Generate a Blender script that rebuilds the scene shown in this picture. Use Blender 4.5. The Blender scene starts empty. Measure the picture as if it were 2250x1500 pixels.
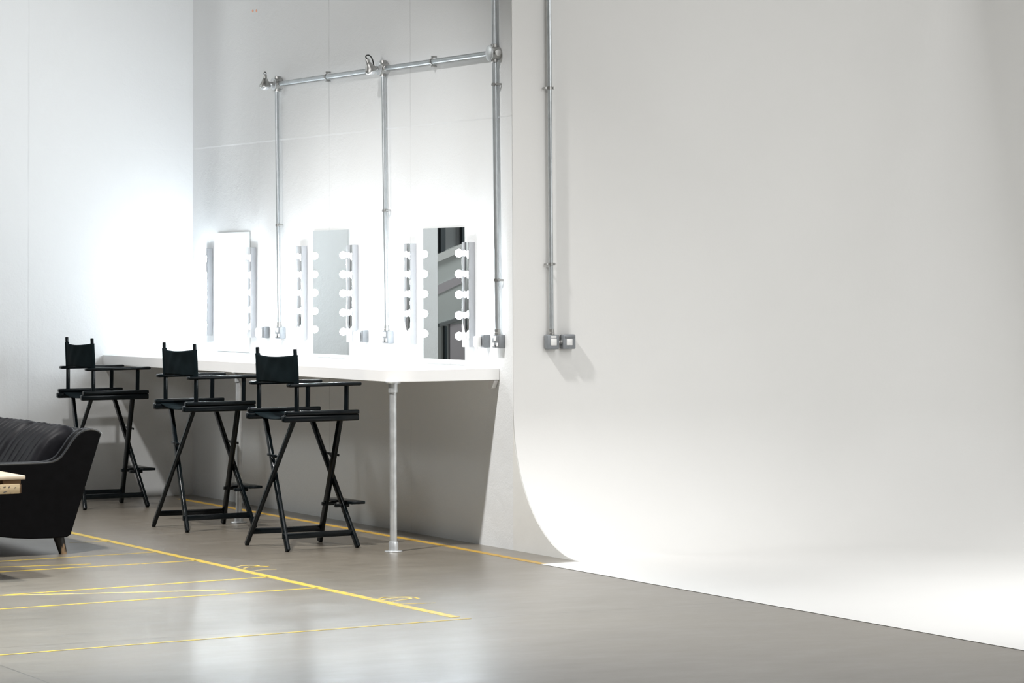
import bpy, bmesh, math, random
from mathutils import Vector, Matrix

random.seed(7)
SC = bpy.context.scene
COL = SC.collection
PI = math.pi

# ------------------------------------------------------------------ materials
def mat(name, color, rough=0.5, metal=0.0, spec=0.5, bump=None, var=None, emit=None, coat=0.0):
    m = bpy.data.materials.new(name)
    m.use_nodes = True
    nt = m.node_tree
    b = nt.nodes['Principled BSDF']
    b.inputs['Base Color'].default_value = (*color, 1)
    b.inputs['Roughness'].default_value = rough
    b.inputs['Metallic'].default_value = metal
    b.inputs['Specular IOR Level'].default_value = spec
    b.inputs['Coat Weight'].default_value = coat
    b.inputs['Coat Roughness'].default_value = 0.15
    if emit:
        b.inputs['Emission Color'].default_value = (*emit[0], 1)
        b.inputs['Emission Strength'].default_value = emit[1]
    tc = nt.nodes.new('ShaderNodeTexCoord')
    if var:                                   # (scale, amount)
        n = nt.nodes.new('ShaderNodeTexNoise')
        n.inputs['Scale'].default_value = var[0]
        n.inputs['Detail'].default_value = 5
        nt.links.new(tc.outputs['Object'], n.inputs['Vector'])
        r = nt.nodes.new('ShaderNodeMapRange')
        r.inputs['From Min'].default_value = 0.3
        r.inputs['From Max'].default_value = 0.7
        r.inputs['To Min'].default_value = 1 - var[1]
        r.inputs['To Max'].default_value = 1 + var[1]
        nt.links.new(n.outputs['Fac'], r.inputs['Value'])
        mx = nt.nodes.new('ShaderNodeVectorMath')
        mx.operation = 'SCALE'
        mx.inputs[0].default_value = color
        nt.links.new(r.outputs['Result'], mx.inputs['Scale'])
        nt.links.new(mx.outputs['Vector'], b.inputs['Base Color'])
    if bump:                                  # (scale, strength, distance)
        n = nt.nodes.new('ShaderNodeTexNoise')
        n.inputs['Scale'].default_value = bump[0]
        n.inputs['Detail'].default_value = 4
        nt.links.new(tc.outputs['Object'], n.inputs['Vector'])
        bp = nt.nodes.new('ShaderNodeBump')
        bp.inputs['Strength'].default_value = bump[1]
        bp.inputs['Distance'].default_value = bump[2]
        nt.links.new(n.outputs['Fac'], bp.inputs['Height'])
        nt.links.new(bp.outputs['Normal'], b.inputs['Normal'])
    return m


def math_node(nt, op, a, b=None, c=None):
    n = nt.nodes.new('ShaderNodeMath')
    n.operation = op
    for i, v in enumerate((a, b, c)):
        if v is None:
            continue
        if isinstance(v, (int, float)):
            n.inputs[i].default_value = v
        else:
            nt.links.new(v, n.inputs[i])
    return n.outputs[0]


def line_mask(nt, coord, pos, half, soft):
    """1 on a line |coord-pos|<half, fading over soft"""
    d = math_node(nt, 'ABSOLUTE', math_node(nt, 'SUBTRACT', coord, pos))
    r = nt.nodes.new('ShaderNodeMapRange')
    r.inputs['From Min'].default_value = half
    r.inputs['From Max'].default_value = half + soft
    r.inputs['To Min'].default_value = 1
    r.inputs['To Max'].default_value = 0
    nt.links.new(d, r.inputs['Value'])
    return r.outputs['Result']


def wall_material(name, color, axis, verticals, horizontals):
    """rolled paint over large boards: uneven filler, board joints (grooves)"""
    m = mat(name, color, rough=0.6, spec=0.3)
    nt = m.node_tree
    b = nt.nodes['Principled BSDF']
    tc = nt.nodes.new('ShaderNodeTexCoord')
    sp = nt.nodes.new('ShaderNodeSeparateXYZ')
    nt.links.new(tc.outputs['Object'], sp.inputs[0])
    wob = nt.nodes.new('ShaderNodeTexNoise')
    wob.inputs['Scale'].default_value = 6
    nt.links.new(tc.outputs['Object'], wob.inputs['Vector'])
    wv = math_node(nt, 'MULTIPLY', math_node(nt, 'SUBTRACT', wob.outputs['Fac'], 0.5), 0.012)
    cu = math_node(nt, 'ADD', sp.outputs[axis], wv)
    cz = math_node(nt, 'ADD', sp.outputs['Z'], wv)
    total = None
    for pos, w in verticals:
        k = math_node(nt, 'MULTIPLY', line_mask(nt, cu, pos, 0.002, 0.006), w)
        total = k if total is None else math_node(nt, 'MAXIMUM', total, k)
    ledge = None
    for pos, w in horizontals:
        r = nt.nodes.new('ShaderNodeMapRange')
        r.inputs['From Min'].default_value = pos - 0.005
        r.inputs['From Max'].default_value = pos + 0.005
        r.inputs['To Min'].default_value = 0.0
        r.inputs['To Max'].default_value = 0.0045 * w
        nt.links.new(cz, r.inputs['Value'])
        ledge = r.outputs['Result']
    # patchy joints: filler hides parts of them
    pt = nt.nodes.new('ShaderNodeTexNoise')
    pt.inputs['Scale'].default_value = 2.2
    nt.links.new(tc.outputs['Object'], pt.inputs['Vector'])
    pr = nt.nodes.new('ShaderNodeMapRange')
    pr.inputs['From Min'].default_value = 0.38
    pr.inputs['From Max'].default_value = 0.6
    pr.inputs['To Min'].default_value = 0.25
    nt.links.new(pt.outputs['Fac'], pr.inputs['Value'])
    total = math_node(nt, 'MULTIPLY', total, pr.outputs['Result'])
    mix = nt.nodes.new('ShaderNodeMix')
    mix.data_type = 'RGBA'
    mix.inputs['A'].default_value = (*color, 1)
    mix.inputs['B'].default_value = (*[c * 0.72 for c in color], 1)
    nt.links.new(total, mix.inputs['Factor'])
    nt.links.new(mix.outputs['Result'], b.inputs['Base Color'])
    # height: rolled texture + trowelled lumps - groove
    n1 = nt.nodes.new('ShaderNodeTexNoise')
    n1.inputs['Scale'].default_value = 90
    n1.inputs['Detail'].default_value = 3
    nt.links.new(tc.outputs['Object'], n1.inputs['Vector'])
    n2 = nt.nodes.new('ShaderNodeTexNoise')
    n2.inputs['Scale'].default_value = 7
    n2.inputs['Detail'].default_value = 6
    n2.inputs['Roughness'].default_value = 0.55
    n2.inputs['Distortion'].default_value = 0.6
    nt.links.new(tc.outputs['Object'], n2.inputs['Vector'])
    h = math_node(nt, 'ADD', math_node(nt, 'MULTIPLY', n1.outputs['Fac'], 0.0016),
                  math_node(nt, 'MULTIPLY', n2.outputs['Fac'], 0.006))
    h = math_node(nt, 'SUBTRACT', h, math_node(nt, 'MULTIPLY', total, 0.003))
    h = math_node(nt, 'ADD', h, ledge)
    bp = nt.nodes.new('ShaderNodeBump')
    bp.inputs['Strength'].default_value = 0.65
    bp.inputs['Distance'].default_value = 1.0
    nt.links.new(h, bp.inputs['Height'])
    nt.links.new(bp.outputs['Normal'], b.inputs['Normal'])
    return m


def floor_material():
    m = mat('sealed_concrete', (0.3, 0.285, 0.26), rough=0.3, spec=0.7, coat=0.7)
    m.node_tree.nodes['Principled BSDF'].inputs['Coat Roughness'].default_value = 0.30
    nt = m.node_tree
    b = nt.nodes['Principled BSDF']
    tc = nt.nodes.new('ShaderNodeTexCoord')
    sp = nt.nodes.new('ShaderNodeSeparateXYZ')
    nt.links.new(tc.outputs['Object'], sp.inputs[0])
    mp = nt.nodes.new('ShaderNodeMapping')
    mp.inputs['Scale'].default_value = (1.0, 0.45, 1.0)
    mp.inputs['Rotation'].default_value = (0, 0, 0.12)
    nt.links.new(tc.outputs['Object'], mp.inputs['Vector'])

    def noise(scale, detail, rough=0.6, src=mp):
        n = nt.nodes.new('ShaderNodeTexNoise')
        n.inputs['Scale'].default_value = scale
        n.inputs['Detail'].default_value = detail
        n.inputs['Roughness'].default_value = rough
        nt.links.new(src.outputs[0], n.inputs['Vector'])
        return n.outputs['Fac']

    def ramp(v, a, bb, lo, hi):
        r = nt.nodes.new('ShaderNodeMapRange')
        r.inputs['From Min'].default_value = a
        r.inputs['From Max'].default_value = bb
        r.inputs['To Min'].default_value = lo
        r.inputs['To Max'].default_value = hi
        nt.links.new(v, r.inputs['Value'])
        return r.outputs['Result']
    big = noise(0.9, 6)
    fine = noise(9, 8, 0.7)
    tone = math_node(nt, 'MULTIPLY', ramp(big, 0.3, 0.7, 0.86, 1.12), ramp(fine, 0.3, 0.7, 0.86, 1.14))
    # sparse dark chips
    vo = nt.nodes.new('ShaderNodeTexVoronoi')
    vo.inputs['Scale'].default_value = 1.7
    nt.links.new(mp.outputs[0], vo.inputs['Vector'])
    chip = ramp(vo.outputs['Distance'], 0.012, 0.02, 0.55, 1.0)
    tone = math_node(nt, 'MULTIPLY', tone, chip)
    # saw-cut joints
    j1 = line_mask(nt, sp.outputs['X'], -12.62, 0.002, 0.004)
    j2 = line_mask(nt, sp.outputs['Y'], 3.85, 0.002, 0.004)
    jj = math_node(nt, 'MAXIMUM', j1, j2)
    tone = math_node(nt, 'MULTIPLY', tone, math_node(nt, 'SUBTRACT', 1.0, math_node(nt, 'MULTIPLY', jj, 0.55)))
    sc = nt.nodes.new('ShaderNodeVectorMath')
    sc.operation = 'SCALE'
    sc.inputs[0].default_value = FLOOR_COL
    nt.links.new(tone, sc.inputs['Scale'])
    nt.links.new(sc.outputs['Vector'], b.inputs['Base Color'])
    rg = math_node(nt, 'ADD', ramp(noise(3.5, 7, 0.65), 0.3, 0.7, FLOOR_R0, FLOOR_R1), ramp(fine, 0.3, 0.7, -0.06, 0.06))
    nt.links.new(rg, b.inputs['Roughness'])
    hh = math_node(nt, 'ADD', math_node(nt, 'MULTIPLY', noise(3, 2), 0.0006), math_node(nt, 'MULTIPLY', noise(40, 3), 0.00003))
    hh = math_node(nt, 'SUBTRACT', hh, math_node(nt, 'MULTIPLY', jj, 0.002))
    bp = nt.nodes.new('ShaderNodeBump')
    bp.inputs['Strength'].default_value = 0.5
    bp.inputs['Distance'].default_value = 1.0
    nt.links.new(hh, bp.inputs['Height'])
    nt.links.new(bp.outputs['Normal'], b.inputs['Normal'])
    return m


def masked_material(name, c1, c2, scale, lo, hi, rough=0.5, stretch=(1, 1, 1), spec=0.5):
    """two paints broken up by noise (wear with a shape of its own)"""
    m = mat(name, c1, rough=rough, spec=spec)
    nt = m.node_tree
    b = nt.nodes['Principled BSDF']
    tc = nt.nodes.new('ShaderNodeTexCoord')
    mp = nt.nodes.new('ShaderNodeMapping')
    mp.inputs['Scale'].default_value = stretch
    nt.links.new(tc.outputs['Object'], mp.inputs['Vector'])
    n = nt.nodes.new('ShaderNodeTexNoise')
    n.inputs['Scale'].default_value = scale
    n.inputs['Detail'].default_value = 6
    nt.links.new(mp.outputs[0], n.inputs['Vector'])
    r = nt.nodes.new('ShaderNodeMapRange')
    r.inputs['From Min'].default_value = lo
    r.inputs['From Max'].default_value = hi
    nt.links.new(n.outputs['Fac'], r.inputs['Value'])
    mx = nt.nodes.new('ShaderNodeMix')
    mx.data_type = 'RGBA'
    mx.inputs['A'].default_value = (*c1, 1)
    mx.inputs['B'].default_value = (*c2, 1)
    nt.links.new(r.outputs['Result'], mx.inputs['Factor'])
    nt.links.new(mx.outputs['Result'], b.inputs['Base Color'])
    return m


FLOOR_COL = (0.140, 0.121, 0.095)
FLOOR_R0, FLOOR_R1 = 0.36, 0.46

M = {}
WALLC = (0.80, 0.815, 0.82)
M['wall_left'] = wall_material('white_wall_paint_left', WALLC, 'Y', [(6.777, 0.4)], [(2.484, 0.25)])
M['wall_back'] = wall_material('white_wall_paint_back', WALLC, 'X', [(-19.383, 0.35), (-18.19, 0.8), (-16.953, 0.6)], [(2.484, 1.0)])
M['cyc'] = mat('studio_white_paint', (0.725, 0.722, 0.708), rough=0.6, spec=0.3, bump=(60, 0.15, 0.002), var=(0.8, 0.02))
M['cap'] = mat('aged_white_paint', (0.80, 0.80, 0.775), rough=0.7, spec=0.3, bump=(30, 0.2, 0.003), var=(5, 0.03))
M['floor'] = floor_material()
M['laminate'] = mat('white_laminate', (0.87, 0.87, 0.865), rough=0.4, bump=(200, 0.05, 0.001))
M['steel'] = mat('galvanised_steel', (0.66, 0.68, 0.69), rough=0.36, metal=0.65, bump=(60, 0.1, 0.001), var=(18, 0.12))
M['pipe'] = mat('dull_conduit_steel', (0.50, 0.53, 0.545), rough=0.42, metal=0.85, var=(14, 0.1))
M['cast'] = mat('cast_metal', (0.42, 0.42, 0.41), rough=0.4, metal=0.9, var=(30, 0.15))
M['chrome'] = mat('chrome', (0.72, 0.72, 0.73), rough=0.06, metal=1.0, var=(3, 0.03))
M['mirror'] = mat('mirror_silver', (0.86, 0.89, 0.885), rough=0.0, metal=1.0)
M['mirror_edge'] = mat('mirror_edge', (0.10, 0.14, 0.16), rough=0.3, bump=(40, 0.1, 0.001))
M['white_metal'] = mat('silver_enamel', (0.40, 0.41, 0.43), rough=0.4, bump=(90, 0.05, 0.001))
M['bulb'] = mat('opal_lit_bulb', (0.9, 0.9, 0.9), rough=0.3, emit=((0.86, 0.94, 1.0), 112.0))
M['holder'] = mat('white_lamp_holder', (0.75, 0.75, 0.75), rough=0.4, bump=(90, 0.05, 0.001))
M['box_grey'] = mat('grey_metalclad', (0.22, 0.235, 0.25), rough=0.42, metal=0.2, var=(40, 0.08), bump=(150, 0.1, 0.001))
M['plate'] = mat('pale_plastic', (0.78, 0.78, 0.77), rough=0.35, bump=(90, 0.05, 0.001))
M['plate_grey'] = mat('mid_grey_plastic', (0.17, 0.18, 0.19), rough=0.4, bump=(90, 0.05, 0.001))
M['dark'] = mat('dark_rubber', (0.02, 0.02, 0.02), rough=0.6, bump=(80, 0.1, 0.001))
M['black_wood'] = mat('black_lacquered_wood', (0.0028, 0.0048, 0.0060), rough=0.20, spec=0.20, bump=(45, 0.08, 0.001), var=(25, 0.2))
M['canvas'] = mat('black_canvas', (0.0052, 0.0092, 0.0108), rough=0.9, spec=0.04, bump=(300, 0.3, 0.001), var=(12, 0.2))
M['leather'] = mat('black_leather', (0.0025, 0.0025, 0.003), rough=0.5, spec=0.08, bump=(140, 0.25, 0.001), var=(15, 0.25))
M['leather_soft'] = mat('worn_black_leather', (0.0060, 0.0060, 0.0080), rough=0.5, spec=0.13, bump=(40, 0.15, 0.003), var=(20, 0.3))
M['piping'] = mat('shiny_black_piping', (0.03, 0.033, 0.037), rough=0.22, spec=1.0, bump=(200, 0.1, 0.001))
M['worn_leg'] = masked_material('worn_black_leg', (0.012, 0.011, 0.010), (0.50, 0.33, 0.19), 16, 0.57, 0.62, rough=0.45, stretch=(1, 1, 0.35))
M['pine'] = masked_material('weathered_pine', (0.34, 0.255, 0.15), (0.25, 0.18, 0.10), 14, 0.4, 0.65, rough=0.7, stretch=(3, 0.4, 3))
M['pine_dark'] = masked_material('dark_pine', (0.14, 0.075, 0.03), (0.09, 0.05, 0.022), 18, 0.4, 0.65, rough=0.75, stretch=(3, 0.4, 3))
M['pine_top'] = masked_material('scrubbed_pine', (0.42, 0.345, 0.26), (0.34, 0.27, 0.19), 14, 0.4, 0.65, rough=0.6, stretch=(3, 0.4, 3))
M['ink'] = mat('stamp_ink', (0.06, 0.05, 0.04), rough=0.8, bump=(90, 0.1, 0.001))
M['yellow'] = masked_material('worn_yellow_paint', (0.48, 0.335, 0.035), (0.24, 0.20, 0.105), 20, 0.47, 0.70, rough=0.4)
M['amber'] = masked_material('shaded_amber_paint', (0.42, 0.25, 0.025), (0.26, 0.18, 0.07), 14, 0.45, 0.75, rough=0.45)  # amber paint with the shade under the counter darkened into its colour
M['yellow_faint'] = masked_material('rubbed_yellow_paint', (0.60, 0.44, 0.10), (0.34, 0.30, 0.21), 18, 0.42, 0.68, rough=0.38)
M['glass'] = mat('clear_lens', (0.75, 0.78, 0.8), rough=0.08, metal=0.6, bump=(60, 0.3, 0.002))
M['far_wall'] = mat('grey_far_wall', (0.62, 0.66, 0.65), rough=0.7, bump=(20, 0.1, 0.002))
M['far_pale'] = mat('pale_far_trim', (0.80, 0.82, 0.81), rough=0.6, bump=(20, 0.1, 0.002))
M['far_dark'] = mat('dark_far_trim', (0.02, 0.035, 0.042), rough=0.4, bump=(20, 0.1, 0.002))
M['far_mid'] = mat('mid_grey_far_panel', (0.20, 0.215, 0.22), rough=0.5, bump=(20, 0.1, 0.002))
M['far_door'] = mat('mauve_grey_door', (0.52, 0.49, 0.52), rough=0.6, bump=(20, 0.1, 0.002))
M['peach'] = mat('peach_plastic', (0.9, 0.45, 0.28), rough=0.5, bump=(80, 0.1, 0.001))


# ------------------------------------------------------------------ mesh helpers
class MB:
    def __init__(self):
        self.bm = bmesh.new()

    def box(self, lo, hi, bevel=0.0, seg=2, mtx=None):
        x0, y0, z0 = lo
        x1, y1, z1 = hi
        t = bmesh.new()
        v = [t.verts.new(p) for p in ((x0, y0, z0), (x1, y0, z0), (x1, y1, z0), (x0, y1, z0),
                                      (x0, y0, z1), (x1, y0, z1), (x1, y1, z1), (x0, y1, z1))]
        for f in ((3, 2, 1, 0), (4, 5, 6, 7), (0, 1, 5, 4), (1, 2, 6, 5), (2, 3, 7, 6), (3, 0, 4, 7)):
            t.faces.new([v[i] for i in f])
        if bevel > 0:
            bmesh.ops.bevel(t, geom=list(t.edges), offset=bevel, segments=seg, profile=0.5, affect='EDGES')
        if mtx is not None:
            bmesh.ops.transform(t, matrix=mtx, verts=t.verts)
        self._merge(t)
        return self

    def _merge(self, t):
        me = bpy.data.meshes.new('tmp')
        t.to_mesh(me)
        t.free()
        self.bm.from_mesh(me)
        bpy.data.meshes.remove(me)

    def bar(self, p0, p1, w, h, up=(0, 0, 1), bevel=0.004, seg=2):
        """beveled rectangular bar, w across, h along 'up'"""
        p0, p1 = Vector(p0), Vector(p1)
        d = p1 - p0
        L = d.length
        y = d.normalized()
        u = Vector(up)
        x = y.cross(u).normalized()
        z = x.cross(y).normalized()
        m = Matrix((x, y, z)).transposed().to_4x4()
        m.translation = p0
        return self.box((-w / 2, 0, -h / 2), (w / 2, L, h / 2), bevel, seg, m)

    def tube(self, pts, r, n=12, caps=True, closed=False):
        pts = [Vector(p) for p in pts]
        N = len(pts)
        rs = r if isinstance(r, (list, tuple)) else [r] * N
        rings = []
        prev = None
        for i, p in enumerate(pts):
            if closed:
                t = (pts[(i + 1) % N] - pts[i - 1]).normalized()
            else:
                t = (pts[min(i + 1, N - 1)] - pts[max(i - 1, 0)]).normalized()
            if prev is None:
                a = Vector((0, 0, 1)) if abs(t.z) < 0.9 else Vector((1, 0, 0))
                x = t.cross(a).normalized()
            else:
                x = (prev - t * prev.dot(t)).normalized()
            prev = x
            y = t.cross(x)
            rings.append([self.bm.verts.new(p + rs[i] * (math.cos(2 * PI * k / n) * x + math.sin(2 * PI * k / n) * y)) for k in range(n)])
        for i in range(N - 1 + (1 if closed else 0)):
            a, b = rings[i], rings[(i + 1) % N]
            for k in range(n):
                self.bm.faces.new((a[k], a[(k + 1) % n], b[(k + 1) % n], b[k]))
        if caps and not closed:
            self.bm.faces.new(list(reversed(rings[0])))
            self.bm.faces.new(rings[-1])
        return self

    def lathe(self, prof, origin=(0, 0, 0), axis=(0, 0, 1), n=24):
        """prof: (radius, height) pairs along axis"""
        o = Vector(origin)
        t = Vector(axis).normalized()
        a = Vector((0, 0, 1)) if abs(t.z) < 0.9 else Vector((1, 0, 0))
        x = t.cross(a).normalized()
        y = t.cross(x)
        rings = []
        for r, h in prof:
            if r < 1e-6:
                rings.append([self.bm.verts.new(o + t * h)])
            else:
                rings.append([self.bm.verts.new(o + t * h + r * (math.cos(2 * PI * k / n) * x + math.sin(2 * PI * k / n) * y)) for k in range(n)])
        for a_, b_ in zip(rings, rings[1:]):
            if len(a_) == 1 and len(b_) == 1:
                continue
            for k in range(n):
                if len(a_) == 1:
                    self.bm.faces.new((a_[0], b_[(k + 1) % n], b_[k]))
                elif len(b_) == 1:
                    self.bm.faces.new((a_[k], a_[(k + 1) % n], b_[0]))
                else:
                    self.bm.faces.new((a_[k], a_[(k + 1) % n], b_[(k + 1) % n], b_[k]))
        for ring, flip in ((rings[0], True), (rings[-1], False)):
            if len(ring) > 2:
                self.bm.faces.new(list(reversed(ring)) if flip else ring)
        return self

    def grid(self, fn, nu, nv):
        vs = [[self.bm.verts.new(fn(i / nu, j / nv)) for j in range(nv + 1)] for i in range(nu + 1)]
        for i in range(nu):
            for j in range(nv):
                self.bm.faces.new((vs[i][j], vs[i + 1][j], vs[i + 1][j + 1], vs[i][j + 1]))
        return self

    def prism(self, poly, d0, d1, fn):
        """poly of 2-D points extruded from d0 to d1; fn(a, b, d) -> xyz"""
        A = [self.bm.verts.new(fn(a, b, d0)) for a, b in poly]
        B = [self.bm.verts.new(fn(a, b, d1)) for a, b in poly]
        n = len(poly)
        self.bm.faces.new(A)
        self.bm.faces.new(list(reversed(B)))
        for i in range(n):
            self.bm.faces.new((A[i], B[i], B[(i + 1) % n], A[(i + 1) % n]))
        return self

    def build(self, name, material, parent=None, smooth=35, fix=True):
        if fix:
            bmesh.ops.recalc_face_normals(self.bm, faces=self.bm.faces)
        me = bpy.data.meshes.new(name)
        self.bm.to_mesh(me)
        self.bm.free()
        me.materials.append(material)
        if smooth:
            for p in me.polygons:
                p.use_smooth = True
            me.set_sharp_from_angle(angle=math.radians(smooth))
        o = bpy.data.objects.new(name, me)
        COL.objects.link(o)
        if parent is not None:
            o.parent = parent
        return o


def empty(name, loc, rz=0.0):
    o = bpy.data.objects.new(name, None)
    o.location = loc
    o.rotation_euler = (0, 0, rz)
    o.empty_display_size = 0.1
    COL.objects.link(o)
    return o


def tag(o, label=None, cat=None, group=None, kind=None):
    if label:
        o['label'] = label
    if cat:
        o['category'] = cat
    if group:
        o['group'] = group
    if kind:
        o['kind'] = kind
    return o


def kids(o):
    return [c for c in bpy.data.objects if c.parent == o]


def copy_tree(o, parent=None):
    c = o.copy()
    COL.objects.link(c)
    if parent is not None:
        c.parent = parent
    for ch in kids(o):
        copy_tree(ch, c)
    return c


def solidify(o, t):
    m = o.modifiers.new('thickness', 'SOLIDIFY')
    m.thickness = t
    m.offset = 0
    return o


# ------------------------------------------------------------------ the room
UA, VB, UC, VD = -20.628, 8.012, -15.582, 11.15      # wall planes
H = 6.0

tag(MB().box((-30, -4, -0.2), (2, 14, 0)).build('floor', M['floor'], smooth=0), kind='structure')
tag(MB().box((UA - 0.25, 6.04, 0), (UA, VB, H)).build('wall_left', M['wall_left'], smooth=0), kind='structure')
tag(MB().box((UA - 0.25, VB, 0), (UC - 0.004, VB + 0.3, H)).build('wall_back', M['wall_back'], smooth=0), kind='structure')

# cyclorama: wall, floor cove, rounded inner corner, second wall, painted floor
def cyc():
    R = 0.8
    mb = MB()
    bm = mb.bm
    zs = [R * (1 - math.cos(a)) for a in [i / 16 * PI / 2 for i in range(17)]]
    # cove profile: quarter circle tangent to floor and wall
    levels = [(R - R * math.sin(t), R - R * math.cos(t)) for t in [i / 18 * PI / 2 for i in range(19)]]   # (inset, z)
    levels += [(0.0, R + (H - R) * k / 10) for k in range(1, 11)]
    rows = []
    uend = -7.0
    for inset, z in levels:
        r = 0.8 if z < R else max(0.22, 0.8 - (z - R) * 0.22)
        row = []
        u0 = UC + inset
        v1 = VD - inset
        va = VB
        vb = v1 - r
        for i in range(21):
            row.append((u0, va + (vb - va) * i / 20, z))
        for i in range(1, 15):
            a = i / 14 * PI / 2
            row.append((u0 + r - r * math.cos(a), vb + r * math.sin(a), z))
        for i in range(1, 25):
            row.append((u0 + r + (uend - u0 - r) * i / 24, v1, z))
        rows.append([bm.verts.new(p) for p in row])
    for a, b in zip(rows, rows[1:]):
        for i in range(len(a) - 1):
            bm.faces.new((a[i], a[i + 1], b[i + 1], b[i]))
    for v in rows[0]:
        v.co.z = 0.0018
    # painted floor joined to the foot of the cove
    extra = [bm.verts.new(p) for p in ((uend, 7.745, 0.0018), (UC + R + 0.02, 7.753, 0.0018))]
    f = bm.faces.new(rows[0] + extra)
    bmesh.ops.triangulate(bm, faces=[f])
    return mb.build('wall_right', M['cyc'], smooth=60)


tag(cyc(), kind='structure')
# plywood end of the cove, flush with the back wall
R = 0.8
prof = [(UC - 0.003, 0.0)] + [(UC + R - 0.006 - (R) * math.sin(t), R - R * math.cos(t)) for t in [i / 18 * PI / 2 for i in range(19)]] + [(UC - 0.003, R)]
tag(MB().prism(prof, VB - 0.003, VB + 0.02, lambda a, b, d: (a, d, b)).build('trim_1', M['cap'], smooth=0), kind='structure')
# wall behind the cyclorama skin, so that nothing shows through above the cove
tag(MB().box((UC - 0.3, VB + 0.3, 0), (UC - 0.02, VD + 0.3, H)).build('wall_partition', M['cyc'], smooth=0), kind='structure')

# the hall to the left of wall_left, seen only in the right-hand mirror
UF = -23.5
far = MB().box((UF - 0.2, -4, 0), (UF, 6.6, H)).build('wall_far', M['far_wall'], smooth=0)
tag(far, kind='structure')
tag(MB().prism([(6.4, 1.02), (2.6, 2.47), (2.6, 2.53), (6.4, 1.09)], UF, UF + 0.06, lambda a, b, d: (d, a, b)).build('trim_2', M['far_pale'], smooth=0), kind='structure')
tag(MB().prism([(6.4, 1.09), (2.6, 2.53), (2.6, 4.2), (6.4, 4.2)], UF, UF + 0.012, lambda a, b, d: (d, a, b)).build('window_1', M['far_mid'], smooth=0), kind='structure')
for nm, (a, b) in {'trim_3': (4.60, 4.645), 'trim_4': (4.37, 4.44)}.items():
    zz = 1.09 + (6.4 - b) * 0.379
    tag(MB().box((UF + 0.012, a, zz), (UF + 0.05, b, 4.0)).build(nm, M['far_dark'], smooth=0), kind='structure')
tag(MB().prism([(4.66, 1.125), (4.0, 1.30), (4.0, 1.325), (4.66, 1.15)], UF, UF + 0.05, lambda a, b, d: (d, a, b)).build('trim_5', M['far_mid'], smooth=0), kind='structure')
tag(MB().prism([(4.66, 1.40), (4.3, 1.55), (4.3, 1.62), (4.66, 1.475)], UF, UF + 0.02, lambda a, b, d: (d, a, b)).build('shadow_band', M['far_door'], smooth=0), kind='structure')  # slanting shadow on the far wall, built as a coloured strip
tag(MB().box((UF, 4.585, 0), (UF + 0.04, 4.605, 1.13)).build('trim_7', M['far_dark'], smooth=0), kind='structure')
tag(MB().box((UF, 3.75, 0), (UF + 0.03, 4.55, 1.145)).build('door_1', M['far_door'], smooth=0), kind='structure')

# ------------------------------------------------------------------ floor markings (paint lines)
def floor_line(pts, w, material, label, group='yellow floor lines', z=0.0012):
    mb = MB()
    L, Rr = [], []
    P = [Vector((*p, 0)) for p in pts]
    for i, p in enumerate(P):
        t = (P[min(i + 1, len(P) - 1)] - P[max(i - 1, 0)]).normalized()
        n = Vector((-t.y, t.x, 0))
        L.append(p + n * w / 2)
        Rr.append(p - n * w / 2)
    bm = mb.bm
    lo = [(bm.verts.new((a.x, a.y, 0.0)), bm.verts.new((b.x, b.y, 0.0))) for a, b in zip(L, Rr)]
    hi = [(bm.verts.new((a.x, a.y, z)), bm.verts.new((b.x, b.y, z))) for a, b in zip(L, Rr)]
    for i in range(len(P) - 1):
        bm.faces.new((hi[i][0], hi[i][1], hi[i + 1][1], hi[i + 1][0]))
        bm.faces.new((lo[i][0], hi[i][0], hi[i + 1][0], lo[i + 1][0]))
        bm.faces.new((lo[i][1], lo[i + 1][1], hi[i + 1][1], hi[i][1]))
    bm.faces.new((lo[0][0], lo[0][1], hi[0][1], hi[0][0]))
    bm.faces.new((lo[-1][0], hi[-1][0], hi[-1][1], lo[-1][1]))
    o = mb.build('floor_line', material, smooth=0)
    return tag(o, label, 'floor marking', group)


floor_line([(-20.4, 6.19), (-17.92, 6.192), (-15.87, 6.208), (-14.22, 6.205), (-12.7, 6.225)], 0.05, M['yellow'],
           'long yellow painted floor line running diagonally from behind the sofa past the chairs')
floor_line([(-20.3, 7.79), (-16.0, 7.795), (-14.77, 7.775)], 0.05, M['amber'],
           'short yellow floor line along the wall base, ending at the white curve')
FL = [
    ([(-17.35, 5.96), (-17.28, 6.19)], 0.022, 'yellow', 'shortest yellow floor line, just right of the sofa leg'),
    ([(-16.31, 4.30), (-16.50, 6.19)], 0.022, 'yellow', 'yellow floor line passing just in front of the sofa leg'),
    ([(-15.73, 3.70), (-15.90, 6.20)], 0.028, 'yellow', 'bright yellow floor line, second in front of the sofa leg'),
    ([(-16.20, 4.40), (-16.0, 5.62)], 0.022, 'yellow', 'thin yellow floor line merging at a narrow angle below the sofa leg'),
    ([(-14.50, 3.35), (-14.86, 6.19)], 0.030, 'yellow', 'yellow floor line third in front of the sofa, forking at the left'),
    ([(-14.66, 4.69), (-14.35, 5.75)], 0.022, 'yellow_faint', 'faint yellow floor line joining two others to form a long sliver'),
    ([(-13.96, 3.24), (-14.22, 6.20)], 0.028, 'yellow', 'yellow floor line just left of the fork at mid floor'),
    ([(-12.22, 2.42), (-12.62, 6.26)], 0.022, 'yellow', 'faded pale floor line nearest the camera'),
]
for pts, w, m_, lab in FL:
    floor_line(pts, w, M[m_], lab)


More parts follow.
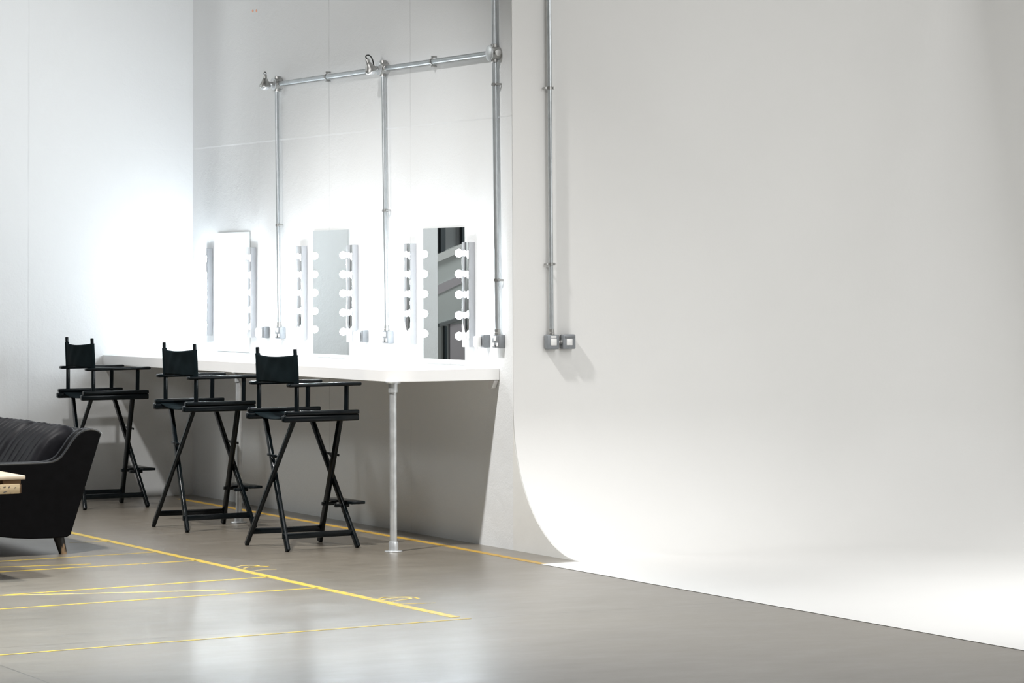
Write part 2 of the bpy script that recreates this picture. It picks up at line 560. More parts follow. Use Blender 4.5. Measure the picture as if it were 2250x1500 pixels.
def smooth_path(pts, n=6):
    P = [Vector((*p, 0)) for p in pts]
    P = [P[0]] + P + [P[-1]]
    out = []
    for i in range(1, len(P) - 2):
        p0, p1, p2, p3 = P[i - 1:i + 3]
        for k in range(n):
            t = k / n
            q = 0.5 * ((2 * p1) + (p2 - p0) * t + (2 * p0 - 5 * p1 + 4 * p2 - p3) * t * t + (3 * p1 - p0 - 3 * p2 + p3) * t ** 3)
            out.append((q.x, q.y))
    out.append((P[-2].x, P[-2].y))
    return out


for pts, w, m_, lab in (
        ([(-13.58, 6.243), (-13.634, 6.286), (-13.63, 6.348), (-13.605, 6.406), (-13.56, 6.426), (-13.495, 6.415)], 0.012, 'yellow', 'outer arc of the sprayed squiggle nearest the camera'),
        ([(-13.538, 6.24), (-13.567, 6.278), (-13.59, 6.343), (-13.571, 6.387), (-13.53, 6.39), (-13.508, 6.352), (-13.477, 6.292), (-13.45, 6.255)], 0.014, 'yellow_faint', 'inner loop of the sprayed squiggle nearest the camera'),
        ([(-13.403, 6.235), (-13.345, 6.258), (-13.312, 6.315), (-13.298, 6.41)], 0.010, 'yellow_faint', 'pale tail stroke of the sprayed squiggle nearest the camera'),
        ([(-15.44, 6.25), (-15.494, 6.308), (-15.488, 6.367), (-15.45, 6.385), (-15.419, 6.345), (-15.392, 6.297), (-15.354, 6.26)], 0.014, 'yellow_faint', 'loop of the farther sprayed squiggle, beside the long line'),
        ([(-15.397, 6.311), (-15.415, 6.374), (-15.386, 6.415)], 0.030, 'yellow', 'thick bright dab of the farther sprayed squiggle'),
        ([(-15.191, 6.251), (-15.23, 6.322), (-15.228, 6.394)], 0.012, 'yellow_faint', 'faint tail of the farther sprayed squiggle')):
    floor_line(smooth_path(pts), w, M[m_], lab, 'hand-sprayed floor squiggles', z=0.0016)

# ------------------------------------------------------------------ make-up counter
def counter():
    root = empty('makeup_counter', (-18.2, 7.6, 0))
    inv = root.matrix_world
    off = Vector((-18.2, 7.6, 0))
    ul, ur, vf, vb = UA + 0.003, -15.752, 7.33, VB - 0.002
    rc = 0.16
    outline = [(ul, vb), (ul, vf)]
    n = 14
    for i in range(13):
        outline.append((ul + (ur - rc - ul) * (i + 1) / 13, vf))
    for i in range(1, n + 1):
        a = i / n * PI / 2
        outline.append((ur - rc + rc * math.sin(a), vf + rc - rc * math.cos(a)))
    outline.append((ur, vb))

    def ztop(u, v):
        s = (u - ul) / (ur - ul)
        t = (v - vf) / (vb - vf)
        return (1.013 + 0.019 * s) * (1 - t) + (1.036 - 0.003 * s) * t
    mb = MB()
    bm = mb.bm
    tp = [bm.verts.new(Vector((u, v, ztop(u, v))) - off) for u, v in outline]
    bt = [bm.verts.new(Vector((u, v, ztop(u, v) - 0.068)) - off) for u, v in outline]
    bm.faces.new(tp)
    bm.faces.new(list(reversed(bt)))
    for i in range(len(tp)):
        j = (i + 1) % len(tp)
        bm.faces.new((tp[i], tp[j], bt[j], bt[i]))
    o = mb.build('worktop', M['laminate'], root, smooth=40)
    bv = o.modifiers.new('edge', 'BEVEL')
    bv.width = 0.003
    bv.segments = 2
    bv.limit_method = 'ANGLE'
    for (u, v) in ((-15.837, 7.371), (-18.17, 7.372)):
        zt = ztop(u, v) - 0.068
        L = MB().tube([(u - off.x, v - off.y, 0.004), (u - off.x, v - off.y, zt - 0.002)], 0.0205, 24).build('leg', M['steel'], root)
        MB().lathe([(0.05, 0), (0.052, 0.003), (0.05, 0.007), (0.028, 0.009), (0.0275, 0.055), (0.026, 0.058), (0.021, 0.058)],
                   (u - off.x, v - off.y, 0), n=28).build('floor_flange', M['steel'], L)
        MB().lathe([(0.021, -0.062), (0.027, -0.06), (0.0275, -0.008), (0.044, -0.007), (0.046, -0.001)],
                   (u - off.x, v - off.y, zt), n=28).build('top_flange', M['steel'], L)
    # small wall bracket under the right-hand end
    MB().prism([(-15.83, 0.962), (-15.765, 0.962), (-15.80, 0.915), (-15.85, 0.912)], VB - 0.03, VB - 0.004,
               lambda a, b, d: Vector((a, d, b)) - off).build('bracket', M['holder'], root, smooth=0)
    tag(root, 'long white counter along the back wall on steel tube legs', 'counter')


counter()

# ------------------------------------------------------------------ mirrors and light strips
MIR = [(-20.135, -19.536, 1.043, 1.872, 'mirror farthest left, washed white with the left wall reflected'),
       (-18.444, -17.863, 1.043, 1.864, 'middle mirror, reflecting a pale grey wall between two bulb strips'),
       (-16.765, -16.194, 1.043, 1.854, 'mirror farthest right, reflecting a dark doorway and sloping beams')]
for a, b, z0, z1, lab in MIR:
    root = empty('wall_mirror', ((a + b) / 2, 7.99, z0))
    o = Vector(((a + b) / 2, 7.99, z0))
    MB().box(Vector((a + 0.003, 8.0098, z0 + 0.002)) - o, Vector((b - 0.003, 8.0118, z1 - 0.002)) - o, 0.001).build('backing_board', M['mirror_edge'], root, smooth=0)
    MB().box(Vector((a, 8.006, z0)) - o, Vector((b, 8.0100, z1)) - o).build('glass', M['mirror'], root, smooth=0)
    tag(root, lab, 'mirror', 'mirrors above the counter')

STRIPS = [(-20.33, -20.243, 'bulb strip left of the leftmost mirror'), (-19.515, -19.43, 'bulb strip right of the leftmost mirror'),
          (-18.64, -18.553, 'bulb strip left of the middle mirror'), (-17.822, -17.735, 'bulb strip right of the middle mirror'),
          (-16.958, -16.873, 'bulb strip left of the rightmost mirror'), (-16.152, -16.068, 'bulb strip right of the rightmost mirror')]


def make_strip():
    w, d, h = 0.087, 0.044, 0.618
    root = empty('vanity_light', (0, 0, 0))          # origin: back centre at the strip's foot
    MB().box((-w / 2, -d + 0.004, 0), (w / 2, 0, h), 0.003).build('housing', M['white_metal'], root)
    MB().box((-w / 2, -d, 0.001), (w / 2, -d + 0.0042, h - 0.001), 0.0015).build('chrome_face', M['chrome'], root)
    for k in range(5):
        z = 0.066 + k * 0.1215
        MB().lathe([(0.019, 0.0), (0.019, 0.004), (0.0145, 0.006), (0.0145, 0.013)], (0, -d, z), (0, -1, 0), 20).build('lamp_holder', M['holder'], root)
        R_, c = 0.0235, 0.040
        prof = [(0.0125, 0.010)]
        for i in range(3, 15):
            a = i / 14 * PI
            prof.append((R_ * math.sin(a) if i < 14 else 0.0, c - R_ * math.cos(a)))
        prof[1] = (max(prof[1][0], 0.014), prof[1][1])
        MB().lathe(prof, (0, -d, z), (0, -1, 0), 20).build('bulb', M['bulb'], root, smooth=80)
    return root


strip0 = make_strip()
for i, (a, b, lab) in enumerate(STRIPS):
    s = strip0 if i == 0 else copy_tree(strip0)
    s.location = ((a + b) / 2, VB - 0.001, 1.147)
    tag(s, 'upright five-' + lab, 'vanity light', 'bulb strips beside the mirrors')

# ------------------------------------------------------------------ sockets on the back wall
def socket_box(u0, u1, label, plug):
    z0, z1, d = 1.148, 1.225, 0.040
    uc = (u0 + u1) / 2
    root = empty('socket_box', (uc, VB, z0))
    hw = (u1 - u0) / 2
    MB().box((-hw, -d, 0), (hw, -0.001, z1 - z0), 0.004).build('back_box', M['box_grey'], root)
    MB().box((-hw + 0.004, -d - 0.003, 0.004), (hw - 0.004, -d + 0.002, z1 - z0 - 0.004), 0.002).build('face_plate', M['plate_grey'], root)
    if not plug:
        MB().box((-0.014, -d - 0.008, 0.043), (0.014, -d - 0.002, 0.070), 0.002).build('switch', M['plate'], root)
        MB().box((-0.034, -d - 0.005, 0.012), (-0.016, -d - 0.002, 0.032), 0.001).build('label_plate', M['plate'], root)
        MB().box((0.016, -d - 0.005, 0.012), (0.034, -d - 0.002, 0.032), 0.001).build('label_plate', M['plate'], root)
        MB().box((-0.006, -d - 0.0045, 0.006), (0.006, -d - 0.002, 0.020), 0.001).build('pin_socket', M['dark'], root)
    tag(root, label, 'socket box', 'metal socket boxes above the counter')
    if plug:
        p = empty('power_plug', (uc - 0.004, VB - d - 0.003, z0 + 0.012))
        MB().box((-0.027, -0.034, -0.010), (0.027, 0.0, 0.056), 0.011, 4).build('plug_body', M['plate'], p)
        MB().tube([(0, -0.018, -0.008), (0, -0.02, -0.03), (0.005, -0.012, -0.06), (0.01, 0.012, -0.105)], 0.003, 8).build('flex', M['plate'], p)
        tag(p, plug, 'plug', 'white plugs in the socket boxes')


socket_box(-19.28, -19.194, 'grey socket box nearest the leftmost mirror', 'white plug in the socket box nearest the leftmost mirror')
socket_box(-19.003, -18.913, 'grey switched socket box under the leftmost upright conduit', None)
socket_box(-17.665, -17.577, 'grey socket box just right of the middle mirror', 'white plug in the socket box right of the middle mirror')
socket_box(-17.288, -17.198, 'grey switched socket box under the middle upright conduit', None)
socket_box(-15.96, -15.872, 'grey socket box just right of the rightmost mirror, holding a white plug', 'white plug in the socket box right of the rightmost mirror')
socket_box(-15.766, -15.68, 'grey switched socket box under the tall conduit at the wall corner', None)

# ------------------------------------------------------------------ conduits
def clip(o, p, axis, normal, root, r=0.014, material=None):
    """saddle clip: a base stub, a strap round the pipe and two screw ears"""
    p, axis, nrm = Vector(p), Vector(axis), Vector(normal)
    side = axis.cross(nrm)
    mb = MB()
    pts = [p + side * (r + 0.016) - nrm * (r * 0.4)]
    for i in range(9):
        a = i / 8 * PI
        pts.append(p + side * (r + 0.003) * math.cos(a) + nrm * (r + 0.003) * math.sin(a))
    pts.append(p - side * (r + 0.016) - nrm * (r * 0.4))
    for a, b in zip(pts, pts[1:]):
        mb.bar(a, b, 0.016, 0.003, up=axis.cross(b - a), bevel=0.0)
    for s in (1, -1):
        q = p + side * s * (r + 0.014)
        mb.tube([q - nrm * (r + 0.012), q + nrm * 0.006], 0.006, 8)
    mb.build('saddle_clip', material or M['cast'], root)


def conduit(p0, p1, r, clips, normal, label, gland=True, zg=None):
    p0, p1 = Vector(p0), Vector(p1)
    root = empty('conduit_pipe', p0)
    MB().tube([(0, 0, 0), p1 - p0], r, 16).build('pipe', M['pipe'], root)
    ax = (p1 - p0).normalized()
    for t in clips:
        clip(None, (p1 - p0) * t, ax, normal, root, r)
    if gland:
        MB().lathe([(r + 0.001, 0.0), (r + 0.005, 0.001), (r + 0.005, 0.012), (r + 0.003, 0.014), (r + 0.003, 0.032), (r + 0.0005, 0.034)],
                   (0, 0, 0), ax, 16).build('gland', M['cast'], root)
    tag(root, label, 'conduit', 'surface-run steel conduits')


VP = VB - 0.030          # pipe centre line in front of the wall
conduit((-18.958, VP, 1.226), (-19.0, VP, 2.815), 0.0125, (0.43,), (0, -1, 0), 'leftmost upright steel conduit, rising to the wall spot lamp')
conduit((-17.243, VP, 1.226), (-17.285, VP, 2.815), 0.0125, (0.47,), (0, -1, 0), 'middle upright steel conduit on the back wall')
conduit((-15.722, VP, 1.226), (-15.745, VP, 2.80), 0.0145, (0.20, 0.92), (0, -1, 0), 'right-hand upright conduit below the round junction box')
conduit((-15.747, VP, 2.905), (-15.775, VP, H), 0.0145, (0.3,), (0, -1, 0), 'conduit rising from the round corner junction box out of frame', gland=False)
conduit((-18.93, VP, 2.861), (-17.33, VP, 2.861), 0.0150, (0.48,), (0, -1, 0), 'left half of the horizontal steel conduit, between the two spot lamps', gland=False)
conduit((-17.24, VP, 2.861), (-15.80, VP, 2.859), 0.0150, (0.46,), (0, -1, 0), 'right half of the horizontal steel conduit, ending at the corner', gland=False)
conduit((UC + 0.030, 8.245, 1.226), (UC + 0.030, 8.232, H), 0.0125, (0.085, 0.298, 0.45), (1, 0, 0), 'conduit on the curved studio wall, dropping to the grey switch')


def junction(u, z, r, label):
    root = empty('junction_box', (u, VB, z))
    MB().lathe([(r, 0.001), (r, 0.052), (r * 0.92, 0.056)], (0, 0, 0), (0, -1, 0), 28).build('box_body', M['cast'], root)
    MB().lathe([(r * 1.08, 0.0565), (r * 1.12, 0.059), (r * 1.12, 0.064), (r * 0.9, 0.067), (0.3 * r, 0.069), (0, 0.0692)], (0, 0, 0), (0, -1, 0), 28).build('lid', M['steel'], root)
    for q, ax in (((-r, -0.030, 0), (-1, 0, 0)), ((r, -0.030, 0), (1, 0, 0)), ((0, -0.030, -r), (0, 0, -1)), ((0, -0.030, r), (0, 0, 1))):
        MB().lathe([(0.0205, -0.008), (0.0205, 0.012), (0.018, 0.014)], q, ax, 16).build('spout', M['cast'], root)
    tag(root, label, 'junction box', 'round conduit junction boxes')


junction(-18.985, 2.861, 0.038, 'round conduit box behind the left wall spot lamp')
junction(-17.285, 2.861, 0.038, 'round conduit box behind the wall spot lamp with the cable loop')
junction(-15.75, 2.856, 0.040, 'round conduit junction box at the top right corner')


def spot(u, z, tilt, label, loop):
    """small sealed spot hanging from a knuckle on the box lid"""
    base = Vector((u, VB - 0.070, z))
    root = empty('spot_lamp', base)
    MB().tube([(0, -0.001, 0), (0, -0.014, 0.002), (0, -0.032, 0.004)], [0.012, 0.010, 0.014], 14).build('knuckle', M['cast'], root)
    c = Vector((0, -0.050, 0.0))
    ax = Vector((math.sin(tilt) * 0.4, math.sin(tilt), -math.cos(tilt))).normalized()
    MB().lathe([(0.0, -0.060), (0.011, -0.059), (0.013, -0.050), (0.013, -0.034), (0.019, -0.028), (0.022, -0.018), (0.034, 0.004), (0.038, 0.012), (0.038, 0.024), (0.034, 0.026)],
               c, ax, 24).build('lamp_body', M['cast'], root)
    MB().lathe([(0.034, 0.0255), (0.031, 0.034), (0.02, 0.041), (0.0, 0.044)], c, ax, 24).build('lens', M['glass'], root, smooth=80)
    top = c - ax * 0.058
    if loop:
        lp = smooth_path([(0, 0), (-0.008, 0.012), (-0.005, 0.022), (0.012, 0.025), (0.028, 0.013), (0.040, -0.012), (0.046, -0.046)], 5)
        loop_pts = [top + Vector((0, p, q)) for p, q in lp]
        MB().tube(loop_pts, 0.0042, 10).build('cable', M['dark'], root)
    else:
        pts = [top + Vector((0, math.sin(a) * 0.008, 0.010 - math.cos(a) * 0.010)) for a in [i / 12 * 2 * PI for i in range(12)]]
        MB().tube(pts, 0.0028, 8, closed=True).build('hanging_ring', M['dark'], root)
    tag(root, label, 'spot lamp', 'small spot lamps on the conduit')


spot(-18.985, 2.862, 0.0, 'small metal spot lamp with a ring on top, at the conduit left end', False)
spot(-17.285, 2.862, 0.30, 'small metal spot lamp with a looped cable, mid conduit', True)

# switches on the studio wall
def wall_switch(v0, v1, label, side):
    z0, z1, d = 1.142, 1.226, 0.046
    vc = (v0 + v1) / 2
    root = empty('wall_switch', (UC, vc, z0))
    hw = (v1 - v0) / 2
    h = z1 - z0
    MB().box((0.001, -hw, 0), (d, hw, h), 0.007, 3).build('back_box', M['box_grey'], root)
    if side == 'left':
        MB().box((d - 0.001, -0.016, 0.022), (d + 0.004, 0.020, 0.060), 0.0015).build('rocker', M['plate'], root)
        MB().box((d - 0.001, -0.015, 0.064), (d + 0.002, 0.019, 0.069), 0.0005).build('label_plate', M['plate'], root)
        MB().box((d - 0.001, -0.015, 0.072), (d + 0.002, 0.019, 0.077), 0.0005).build('label_plate', M['plate'], root)
    else:
        MB().box((d - 0.001, -0.020, 0.022), (d + 0.004, 0.017, 0.059), 0.0015).build('rocker', M['plate'], root)
        MB().box((d - 0.001, -0.032, 0.063), (d + 0.003, 0.032, 0.076), 0.0015).build('label_plate', M['plate_grey'], root)
        MB().lathe([(0.010, 0), (0.010, 0.022), (0.013, 0.024), (0.013, 0.034)], (0.022, -hw - 0.033, h * 0.5), (0, 1, 0), 14).build('coupling', M['cast'], root)
    tag(root, label, 'wall switch', 'metal switches on the studio wall')


wall_switch(8.209, 8.289, 'left-hand grey switch on the studio wall, directly under the conduit', 'left')
wall_switch(8.314, 8.396, 'right-hand grey switch on the studio wall, beside its twin', 'right')

# two tiny peach wall plugs high on the back wall
for u, z, lab in ((-19.49, 3.395, 'left of two tiny peach wall plugs high on the back wall'), (-19.422, 3.391, 'right of two tiny peach wall plugs high on the back wall')):
    o = MB().lathe([(0.010, 0.0005), (0.010, 0.004), (0.006, 0.006)], (0, 0, 0), (0, -1, 0), 12).build('wall_plug', M['peach'])
    o.location = (u, VB, z)
    tag(o, lab, 'wall plug', 'peach wall plugs')

# ------------------------------------------------------------------ director's chairs
def make_chair():
    root = empty('director_chair', (0, 0, 0))
    BW, CV = M['black_wood'], M['canvas']
    # crossed legs, back and front pair; feet wider than tops
    def leg(p0, p1):
        p0, p1 = Vector(p0), Vector(p1)
        mb = MB().bar(p0 + (p1 - p0) * 0.006, p1, 0.024, 0.034, up=(1, 0, 0.7), bevel=0.006, seg=3)
        return mb.build('leg', BW, root)
    leg((-0.265, -0.246, 0.0), (0.225, -0.166, 0.745))
    leg((0.265, -0.222, 0.0), (-0.225, -0.142, 0.745))
    leg((0.235, 0.238, 0.0), (-0.225, 0.152, 0.745))
    leg((-0.235, 0.214, 0.0), (0.225, 0.128, 0.745))
    for s in (-1, 1):
        MB().bar((s * 0.212, -0.232, 0.085), (s * 0.184, 0.222, 0.085), 0.020, 0.034, bevel=0.004).build('stretcher', BW, root)
        # seat rails: stout lower bar and slimmer upper bar that carries the posts
        MB().bar((s * 0.250, -0.248, 0.754), (s * 0.250, 0.230, 0.754), 0.046, 0.038, bevel=0.009, seg=3).build('seat_rail', BW, root)
        MB().bar((s * 0.258, -0.236, 0.786), (s * 0.258, 0.228, 0.786), 0.040, 0.025, bevel=0.007, seg=3).build('upper_rail', BW, root)
        MB().bar((s * 0.262, -0.222, 0.945), (s * 0.262, 0.238, 0.947), 0.052, 0.021, bevel=0.008, seg=3).build('armrest', BW, root)
        MB().tube([(s * 0.260, -0.165, 0.79), (s * 0.260, -0.165, 0.95), (s * 0.260, -0.167, 0.955), (s * 0.260, -0.175, 1.15), (s * 0.26, -0.175, 1.154)],
                  [0.0135, 0.0135, 0.0115, 0.0115, 0.009], 14).build('back_post', BW, root)
        MB().tube([(s * 0.260, 0.150, 0.79), (s * 0.260, 0.152, 0.945)], 0.0135, 14).build('arm_post', BW, root)
    # folding braces just above the crossings
    for y in (-0.190, 0.178):
        mb = MB()
        mb.bar((-0.088, y, 0.535), (0.006, y, 0.531), 0.008, 0.014, bevel=0.002)
        mb.bar((-0.006, y + 0.008, 0.531), (0.088, y + 0.008, 0.527), 0.008, 0.014, bevel=0.002)
        mb.tube([(0.0, y - 0.008, 0.529), (0.0, y + 0.016, 0.529)], 0.010, 12)
        mb.box((-0.005, y - 0.004, 0.512), (0.005, y + 0.006, 0.529), 0.002)
        mb.build('folding_brace', BW, root)
    # seat sling
    def seat(s, t):
        x = -0.245 + 0.49 * s
        q = 1 - (x / 0.245) ** 2
        return (x, -0.205 + 0.40 * t, 0.774 - 0.030 * q - 0.006 * math.sin(t * PI) * q)
    solidify(MB().grid(seat, 20, 10).build('seat', CV, root, smooth=80), 0.004)
    # back sling with sleeves round the posts, top edge sagging
    def back(s, t):
        x = -0.26 + 0.52 * s
        q = 1 - (x / 0.26) ** 2
        ztop = 1.118 - 0.014 * q
        zbot = 0.952 + 0.004 * q
        z = zbot + (ztop - zbot) * t
        wr = 0.004 * math.sin(9 * (s * 0.7 + t * 0.6)) * q + 0.002 * math.sin(21 * s - 6 * t) * q
        return (x, -0.170 - 0.010 * (z - 0.95) / 0.2 - 0.030 * q + wr, z)
    bk = solidify(MB().grid(back, 28, 14).build('backrest', CV, root, smooth=80), 0.004)
    for s in (-1, 1):
        MB().tube([(s * 0.26, -0.1665, 0.956), (s * 0.26, -0.1665, 0.958), (s * 0.26, -0.170, 1.04), (s * 0.26, -0.1735, 1.118)], 0.0150, 14).build('sleeve', CV, bk)
    # footrest
    fr = MB().box((-0.185, 0.222, 0.246), (0.180, 0.312, 0.263), 0.004).build('footrest', BW, root)
    for s in (-1, 1):
        MB().box((s * 0.085 - 0.012, 0.160, 0.226), (s * 0.085 + 0.012, 0.250, 0.247), 0.003).build('footrest_bracket', BW, fr)
    return root


ch0 = make_chair()
CH = [(-16.396, 7.056, 0.033, 'tall black folding canvas chair nearest the front steel counter leg, rightmost of three'),
      (-17.904, 7.038, 0.005, 'tall black folding canvas chair in the middle of the three'),
      (-19.904, 7.079, 0.0, 'tall black folding canvas chair half behind the sofa, farthest of three')]
for i, (u, v, a, lab) in enumerate(CH):
    c = ch0 if i == 0 else copy_tree(ch0)
    c.location = (u, v, 0)
    c.rotation_euler = (0, 0, a)
    tag(c, lab, 'chair', 'black folding chairs at the counter')

# ------------------------------------------------------------------ sofa (its near end and back corner are in view)
def sofa():
    U0, U1 = -16.60, -18.62           # near end, far end
    root = empty('leather_sofa', ((U0 + U1) / 2, 5.45, 0))
    off = Vector(((U0 + U1) / 2, 5.45, 0))
    L = M['leather']
    # side outline (v, z): over the arm, up the curved wing, down the raked back, under
    top = [(5.02, 0.500), (5.12, 0.517), (5.294, 0.520), (5.475, 0.520), (5.560, 0.521), (5.600, 0.525), (5.630, 0.535), (5.655, 0.553), (5.672, 0.574), (5.690, 0.597), (5.708, 0.624),
           (5.726, 0.648), (5.745, 0.668), (5.768, 0.686), (5.795, 0.698), (5.827, 0.702), (5.855, 0.698), (5.878, 0.688), (5.892, 0.674)]
    low = [(5.712, 0.112), (5.690, 0.099), (5.60, 0.096), (5.476, 0.098), (5.38, 0.105), (5.296, 0.116), (5.15, 0.15), (5.03, 0.22), (4.99, 0.33), (4.985, 0.44)]
    outline = top + low

    def f(a, b, d):
        return Vector((d, a, b)) - off

    for ua, ub in ((U0, U0 - 0.10), (U1 + 0.10, U1)):
        o = MB().prism(outline, ua, ub, f).build('arm', L, root, smooth=30)
        bv = o.modifiers.new('edge', 'BEVEL')
        bv.width = 0.007
        bv.segments = 3
        bv.limit_method = 'ANGLE'
        for uu in (ua - 0.006 if ua == U0 else ua - 0.006, ub + 0.006):
            MB().tube([f(a, b + 0.001, uu) for a, b in top], 0.0066, 10).build('piping', M['piping'], o)
    # outer back, raked
    bo = [(5.892, 0.674), (5.878, 0.688), (5.855, 0.698), (5.825, 0.702), (5.79, 0.690), (5.70, 0.50), (5.60, 0.20), (5.60, 0.096), (5.690, 0.099), (5.712, 0.112)]
    MB().prism(bo, U0 - 0.10, U1 + 0.10, f).build('back', L, root, smooth=40)
    # seat deck and front rail
    MB().prism([(5.03, 0.20), (5.60, 0.11), (5.62, 0.30), (5.03, 0.31)], U0 - 0.10, U1 + 0.10, f).build('seat_base', L, root, smooth=30)
    n = 3
    W = (U0 - 0.10 - (U1 + 0.10)) / n
    for i in range(n):
        ua = U0 - 0.10 - i * W
        ub = ua - W
        # back cushion: pleated leather, ribs running up the face
        mb = MB()
        prof = [(5.40, 0.40), (5.44, 0.43), (5.50, 0.52), (5.56, 0.61), (5.62, 0.675), (5.68, 0.712), (5.73, 0.722), (5.775, 0.712), (5.80, 0.69), (5.74, 0.56), (5.66, 0.40), (5.55, 0.36)]
        NU = 120
        rings = []
        for k in range(NU + 1):
            s = k / NU
            e = min(1.0, min(s, 1 - s) / 0.15)
            puff = math.sqrt(max(0.0, 1 - (1 - e) ** 2))
            rib = abs(math.sin(s * PI * 6)) ** 0.28
            ring = []
            for j, (v, z) in enumerate(prof):
                fr = 1.0 if j < 8 else 0.0
                cv, cz = 5.62, 0.53
                amt = 0.66 + 0.34 * puff
                vv = cv + (v - cv) * amt
                zz = cz + (z - cz) * amt
                wob = 0.022 * rib * fr + 0.003 * math.sin(j * 1.9 + s * 31 + i) * fr
                dv, dz = (v - cv), (z - cz)
                dl = math.hypot(dv, dz) or 1
                vv += dv / dl * (wob - 0.020 * fr)
                zz += dz / dl * (wob - 0.020 * fr)
                ring.append(mb.bm.verts.new(f(vv, zz, ua + (ub - ua) * (0.01 + 0.98 * s))))
            rings.append(ring)
        for a, b in zip(rings, rings[1:]):
            for j in range(len(a)):
                mb.bm.faces.new((a[j], a[(j + 1) % len(a)], b[(j + 1) % len(a)], b[j]))
        mb.bm.faces.new(rings[0])
        mb.bm.faces.new(list(reversed(rings[-1])))
        mb.build('back_cushion', M['leather_soft'], root, smooth=70)
        MB().box(f(5.0, 0.31, ub + 0.006), f(5.50, 0.43, ua - 0.006), 0.035, 4).build('seat_cushion', M['leather_soft'], root)
    for uu, sgn in ((U0 - 0.09, 1), (U1 + 0.09, -1)):
        for (vt, vbm) in ((5.657, 5.686), (5.10, 5.06)):
            zt = 0.14 if vt > 5.4 else 0.22
            lg = MB().tube([f(vbm, 0.0, uu + sgn * 0.03), f(vbm, 0.004, uu + sgn * 0.03), f(vt, zt, uu)], [0.021, 0.022, 0.035], 16)
            lg.build('leg', M['worn_leg'], root)
    tag(root, 'black leather sofa with pleated back cushions at the left edge', 'sofa')


sofa()

# ------------------------------------------------------------------ pallet table, its corner showing at the left edge
def pallet():
    un, vr = -15.20, 4.985            # nearest corner
    Lu, Lv = 1.20, 0.80
    zt = 0.550
    root = empty('pallet_table', (un - Lu / 2, vr - Lv / 2, 0))
    off = Vector((un - Lu / 2, vr - Lv / 2, 0))

    def bx(u0, u1, v0, v1, z0, z1, name, m_, bev=0.003):
        return MB().box(Vector((min(u0, u1), min(v0, v1), z0)) - off, Vector((max(u0, u1), max(v0, v1), z1)) - off, bev).build(name, m_, root)
    n = 7
    w = Lu / n
    for i in range(n):
        bx(un - i * w - 0.002, un - (i + 1) * w + 0.004, vr, vr - Lv, zt - 0.020, zt, 'deck_board', M['pine_top'])
    for k in range(3):
        v = vr - 0.022 - k * (Lv - 0.14) / 2
        bx(un - 0.012, un - Lu + 0.012, v, v - 0.095, zt - 0.042, zt - 0.0205, 'bearer', M['pine_dark'])
        for j in range(3):
            u = un - 0.015 - j * (Lu - 0.145) / 2
            bx(u, u - 0.115, v + 0.004, v - 0.099, zt - 0.092, zt - 0.0425, 'block', M['pine_dark'])
    fb = bx(un - 0.004, un - 0.022, vr - 0.030, vr - Lv + 0.03, zt - 0.092, zt - 0.042, 'face_board', M['pine'])
    for (v, z, a, b) in ((4.872, 0.494, 0.016, 0.007), (4.897, 0.493, 0.010, 0.009), (4.930, 0.490, 0.012, 0.005), (4.876, 0.469, 0.022, 0.009), (4.905, 0.462, 0.008, 0.005), (4.845, 0.483, 0.010, 0.020)):
        mb = MB()
        mb.prism([(v - a / 2, z - b / 3), (v - a / 5, z - b / 2), (v + a / 2, z + b / 4), (v + a / 3, z + b / 2), (v - a / 4, z + b / 5)], un - 0.0045, un - 0.0030,
                 lambda p, q, d: Vector((d, p, q)) - off)
        mb.build('stamp_mark', M['ink'], fb, smooth=0)
    for u in (un - 0.10, un - Lu + 0.10):
        for v in (vr - 0.33, vr - Lv + 0.08):
            bx(u - 0.03, u + 0.03, v - 0.03, v + 0.03, 0, zt - 0.045, 'leg', M['pine_dark'])
    tag(root, 'corner of a rough wooden pallet table in front of the sofa', 'table')


pallet()

# ------------------------------------------------------------------ light
w = bpy.data.worlds.new('hall_light')
SC.world = w
w.use_nodes = True
bg = w.node_tree.nodes['Background']
bg.inputs['Color'].default_value = (1.0, 0.985, 0.955, 1)
bg.inputs['Strength'].default_value = 0.085


def aim(o, target):
    d = Vector(target) - o.location
    o.rotation_euler = d.to_track_quat('-Z', 'Y').to_euler()


def light(name, kind, loc, target, power, color, **kw):
    d = bpy.data.lights.new(name, kind)
    d.energy = power
    d.color = color
    for k, v in kw.items():
        setattr(d, k, v)
    o = bpy.data.objects.new(name, d)
    COL.objects.link(o)
    o.location = loc
    aim(o, target)
    return o


# high-bay lamp over the floor: the hard shadows of counter, chairs and switches come from it
light('high_bay_spot', 'SPOT', (-14.4, 4.6, 6.0), (-16.7, 6.5, 0), 2350, (1.0, 0.985, 0.965), spot_size=math.radians(66), spot_blend=1.0, shadow_soft_size=0.12)
# added fill with no known fitting, brightens the counter front
light('hall_fill', 'SPOT', (-19.6, 4.6, 6.0), (-17.8, 7.0, 0.3), 1080, (1.0, 0.975, 0.95), spot_size=math.radians(50), spot_blend=1.0, shadow_soft_size=0.25)
# soft fill added to lift the curved backdrop wall
light('backdrop_fill', 'AREA', (-9.6, 9.35, 3.7), (-15.2, 9.9, 3.6), 130, (1.0, 1.0, 0.99), shape='RECTANGLE', size=2.6, size_y=2.6)
# added fill, turned up to brighten the upper back wall
light('wall_fill', 'SPOT', (-13.5, 1.5, 3.2), (-18.8, 7.9, 4.3), 850, (1.0, 0.985, 0.97), spot_size=math.radians(50), spot_blend=1.0, shadow_soft_size=0.5)

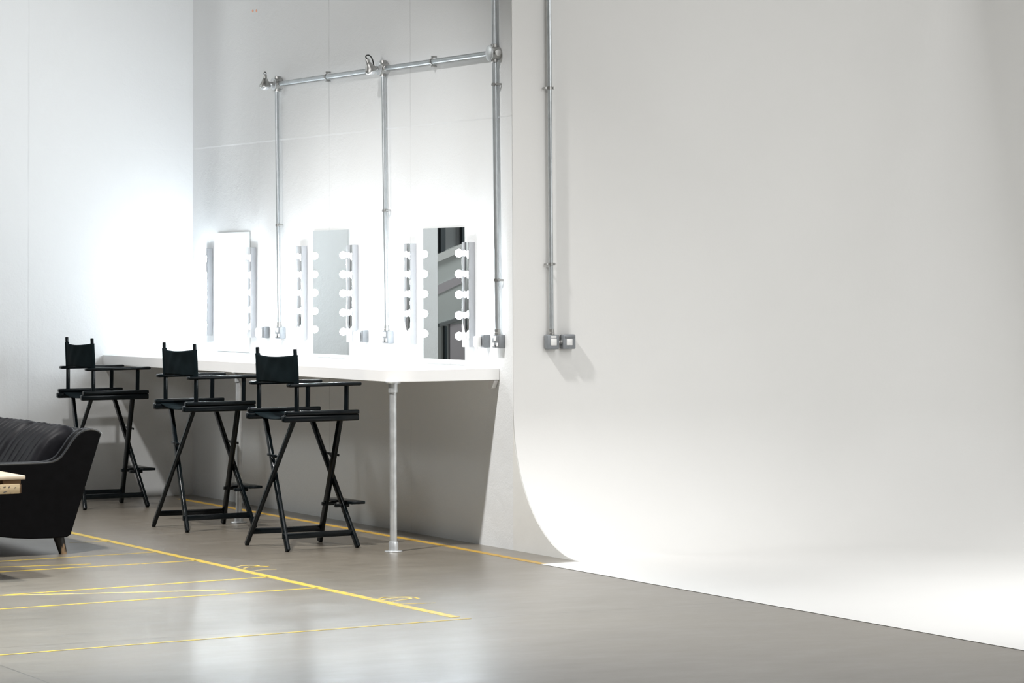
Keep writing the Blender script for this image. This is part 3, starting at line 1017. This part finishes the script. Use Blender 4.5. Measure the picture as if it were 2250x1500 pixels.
light('wall_fill', 'SPOT', (-13.0, 1.2, 3.2), (-20.6, 5.5, 2.6), 1600, (0.97, 0.99, 1.0), spot_size=math.radians(33), spot_blend=1.0, shadow_soft_size=0.5)  # another added fill, lifts the outer part of the left wall
light('backdrop_spot_fill', 'SPOT', (-10.3, 2.5, 5.5), (-12.9, 11.1, 2.6), 700, (1.0, 1.0, 0.99), spot_size=math.radians(52), spot_blend=1.0, shadow_soft_size=0.6)  # added fill for the second backdrop wall
light('hall_fill', 'SPOT', (-12.8, 2.6, 6.0), (-13.5, 4.5, 0), 6000, (0.90, 0.965, 1.0), spot_size=math.radians(54), spot_blend=1.0, shadow_soft_size=0.25)  # added bluish fill, brightens the near floor at the left
light('backdrop_fill', 'AREA', (-10.9, 9.1, 6.0), (-11.2, 8.9, 0.0), 115, (1.0, 1.0, 0.995), shape='RECTANGLE', size=2.4, size_y=2.4, spread=math.radians(100))  # added fill aimed down at the painted backdrop floor
# fill added to brighten the side hall that only the mirrors look into
light('side_hall_fill', 'AREA', (-21.8, 2.0, 4.6), (-23.5, 4.5, 1.6), 120, (0.97, 1.0, 0.99), shape='RECTANGLE', size=1.0, size_y=1.0)

# ------------------------------------------------------------------ camera
cam = bpy.data.cameras.new('camera')
co = bpy.data.objects.new('camera', cam)
COL.objects.link(co)
r = Vector((0.45701182, 0.88944976, -0.00439619))
up = Vector((0.0457478, -0.0185693, 0.99878042))
fw = Vector((-0.88828336, 0.45665557, 0.04917676))
m4 = Matrix((r, up, -fw)).transposed().to_4x4()
m4.translation = (0, 0, 1.585)
co.matrix_world = m4
cam.sensor_width = 36
cam.sensor_fit = 'HORIZONTAL'
cam.lens = 6700.0 / 2250 * 36
cam.shift_y = -(750 - 268.3286) / 2250
cam.clip_end = 200
SC.camera = co

SC.view_settings.view_transform = 'Standard'
SC.view_settings.look = 'None'
SC.view_settings.exposure = 0.0
SC.view_settings.gamma = 1.0
SC.view_settings.use_curve_mapping = False
SC.cycles.use_denoising = True
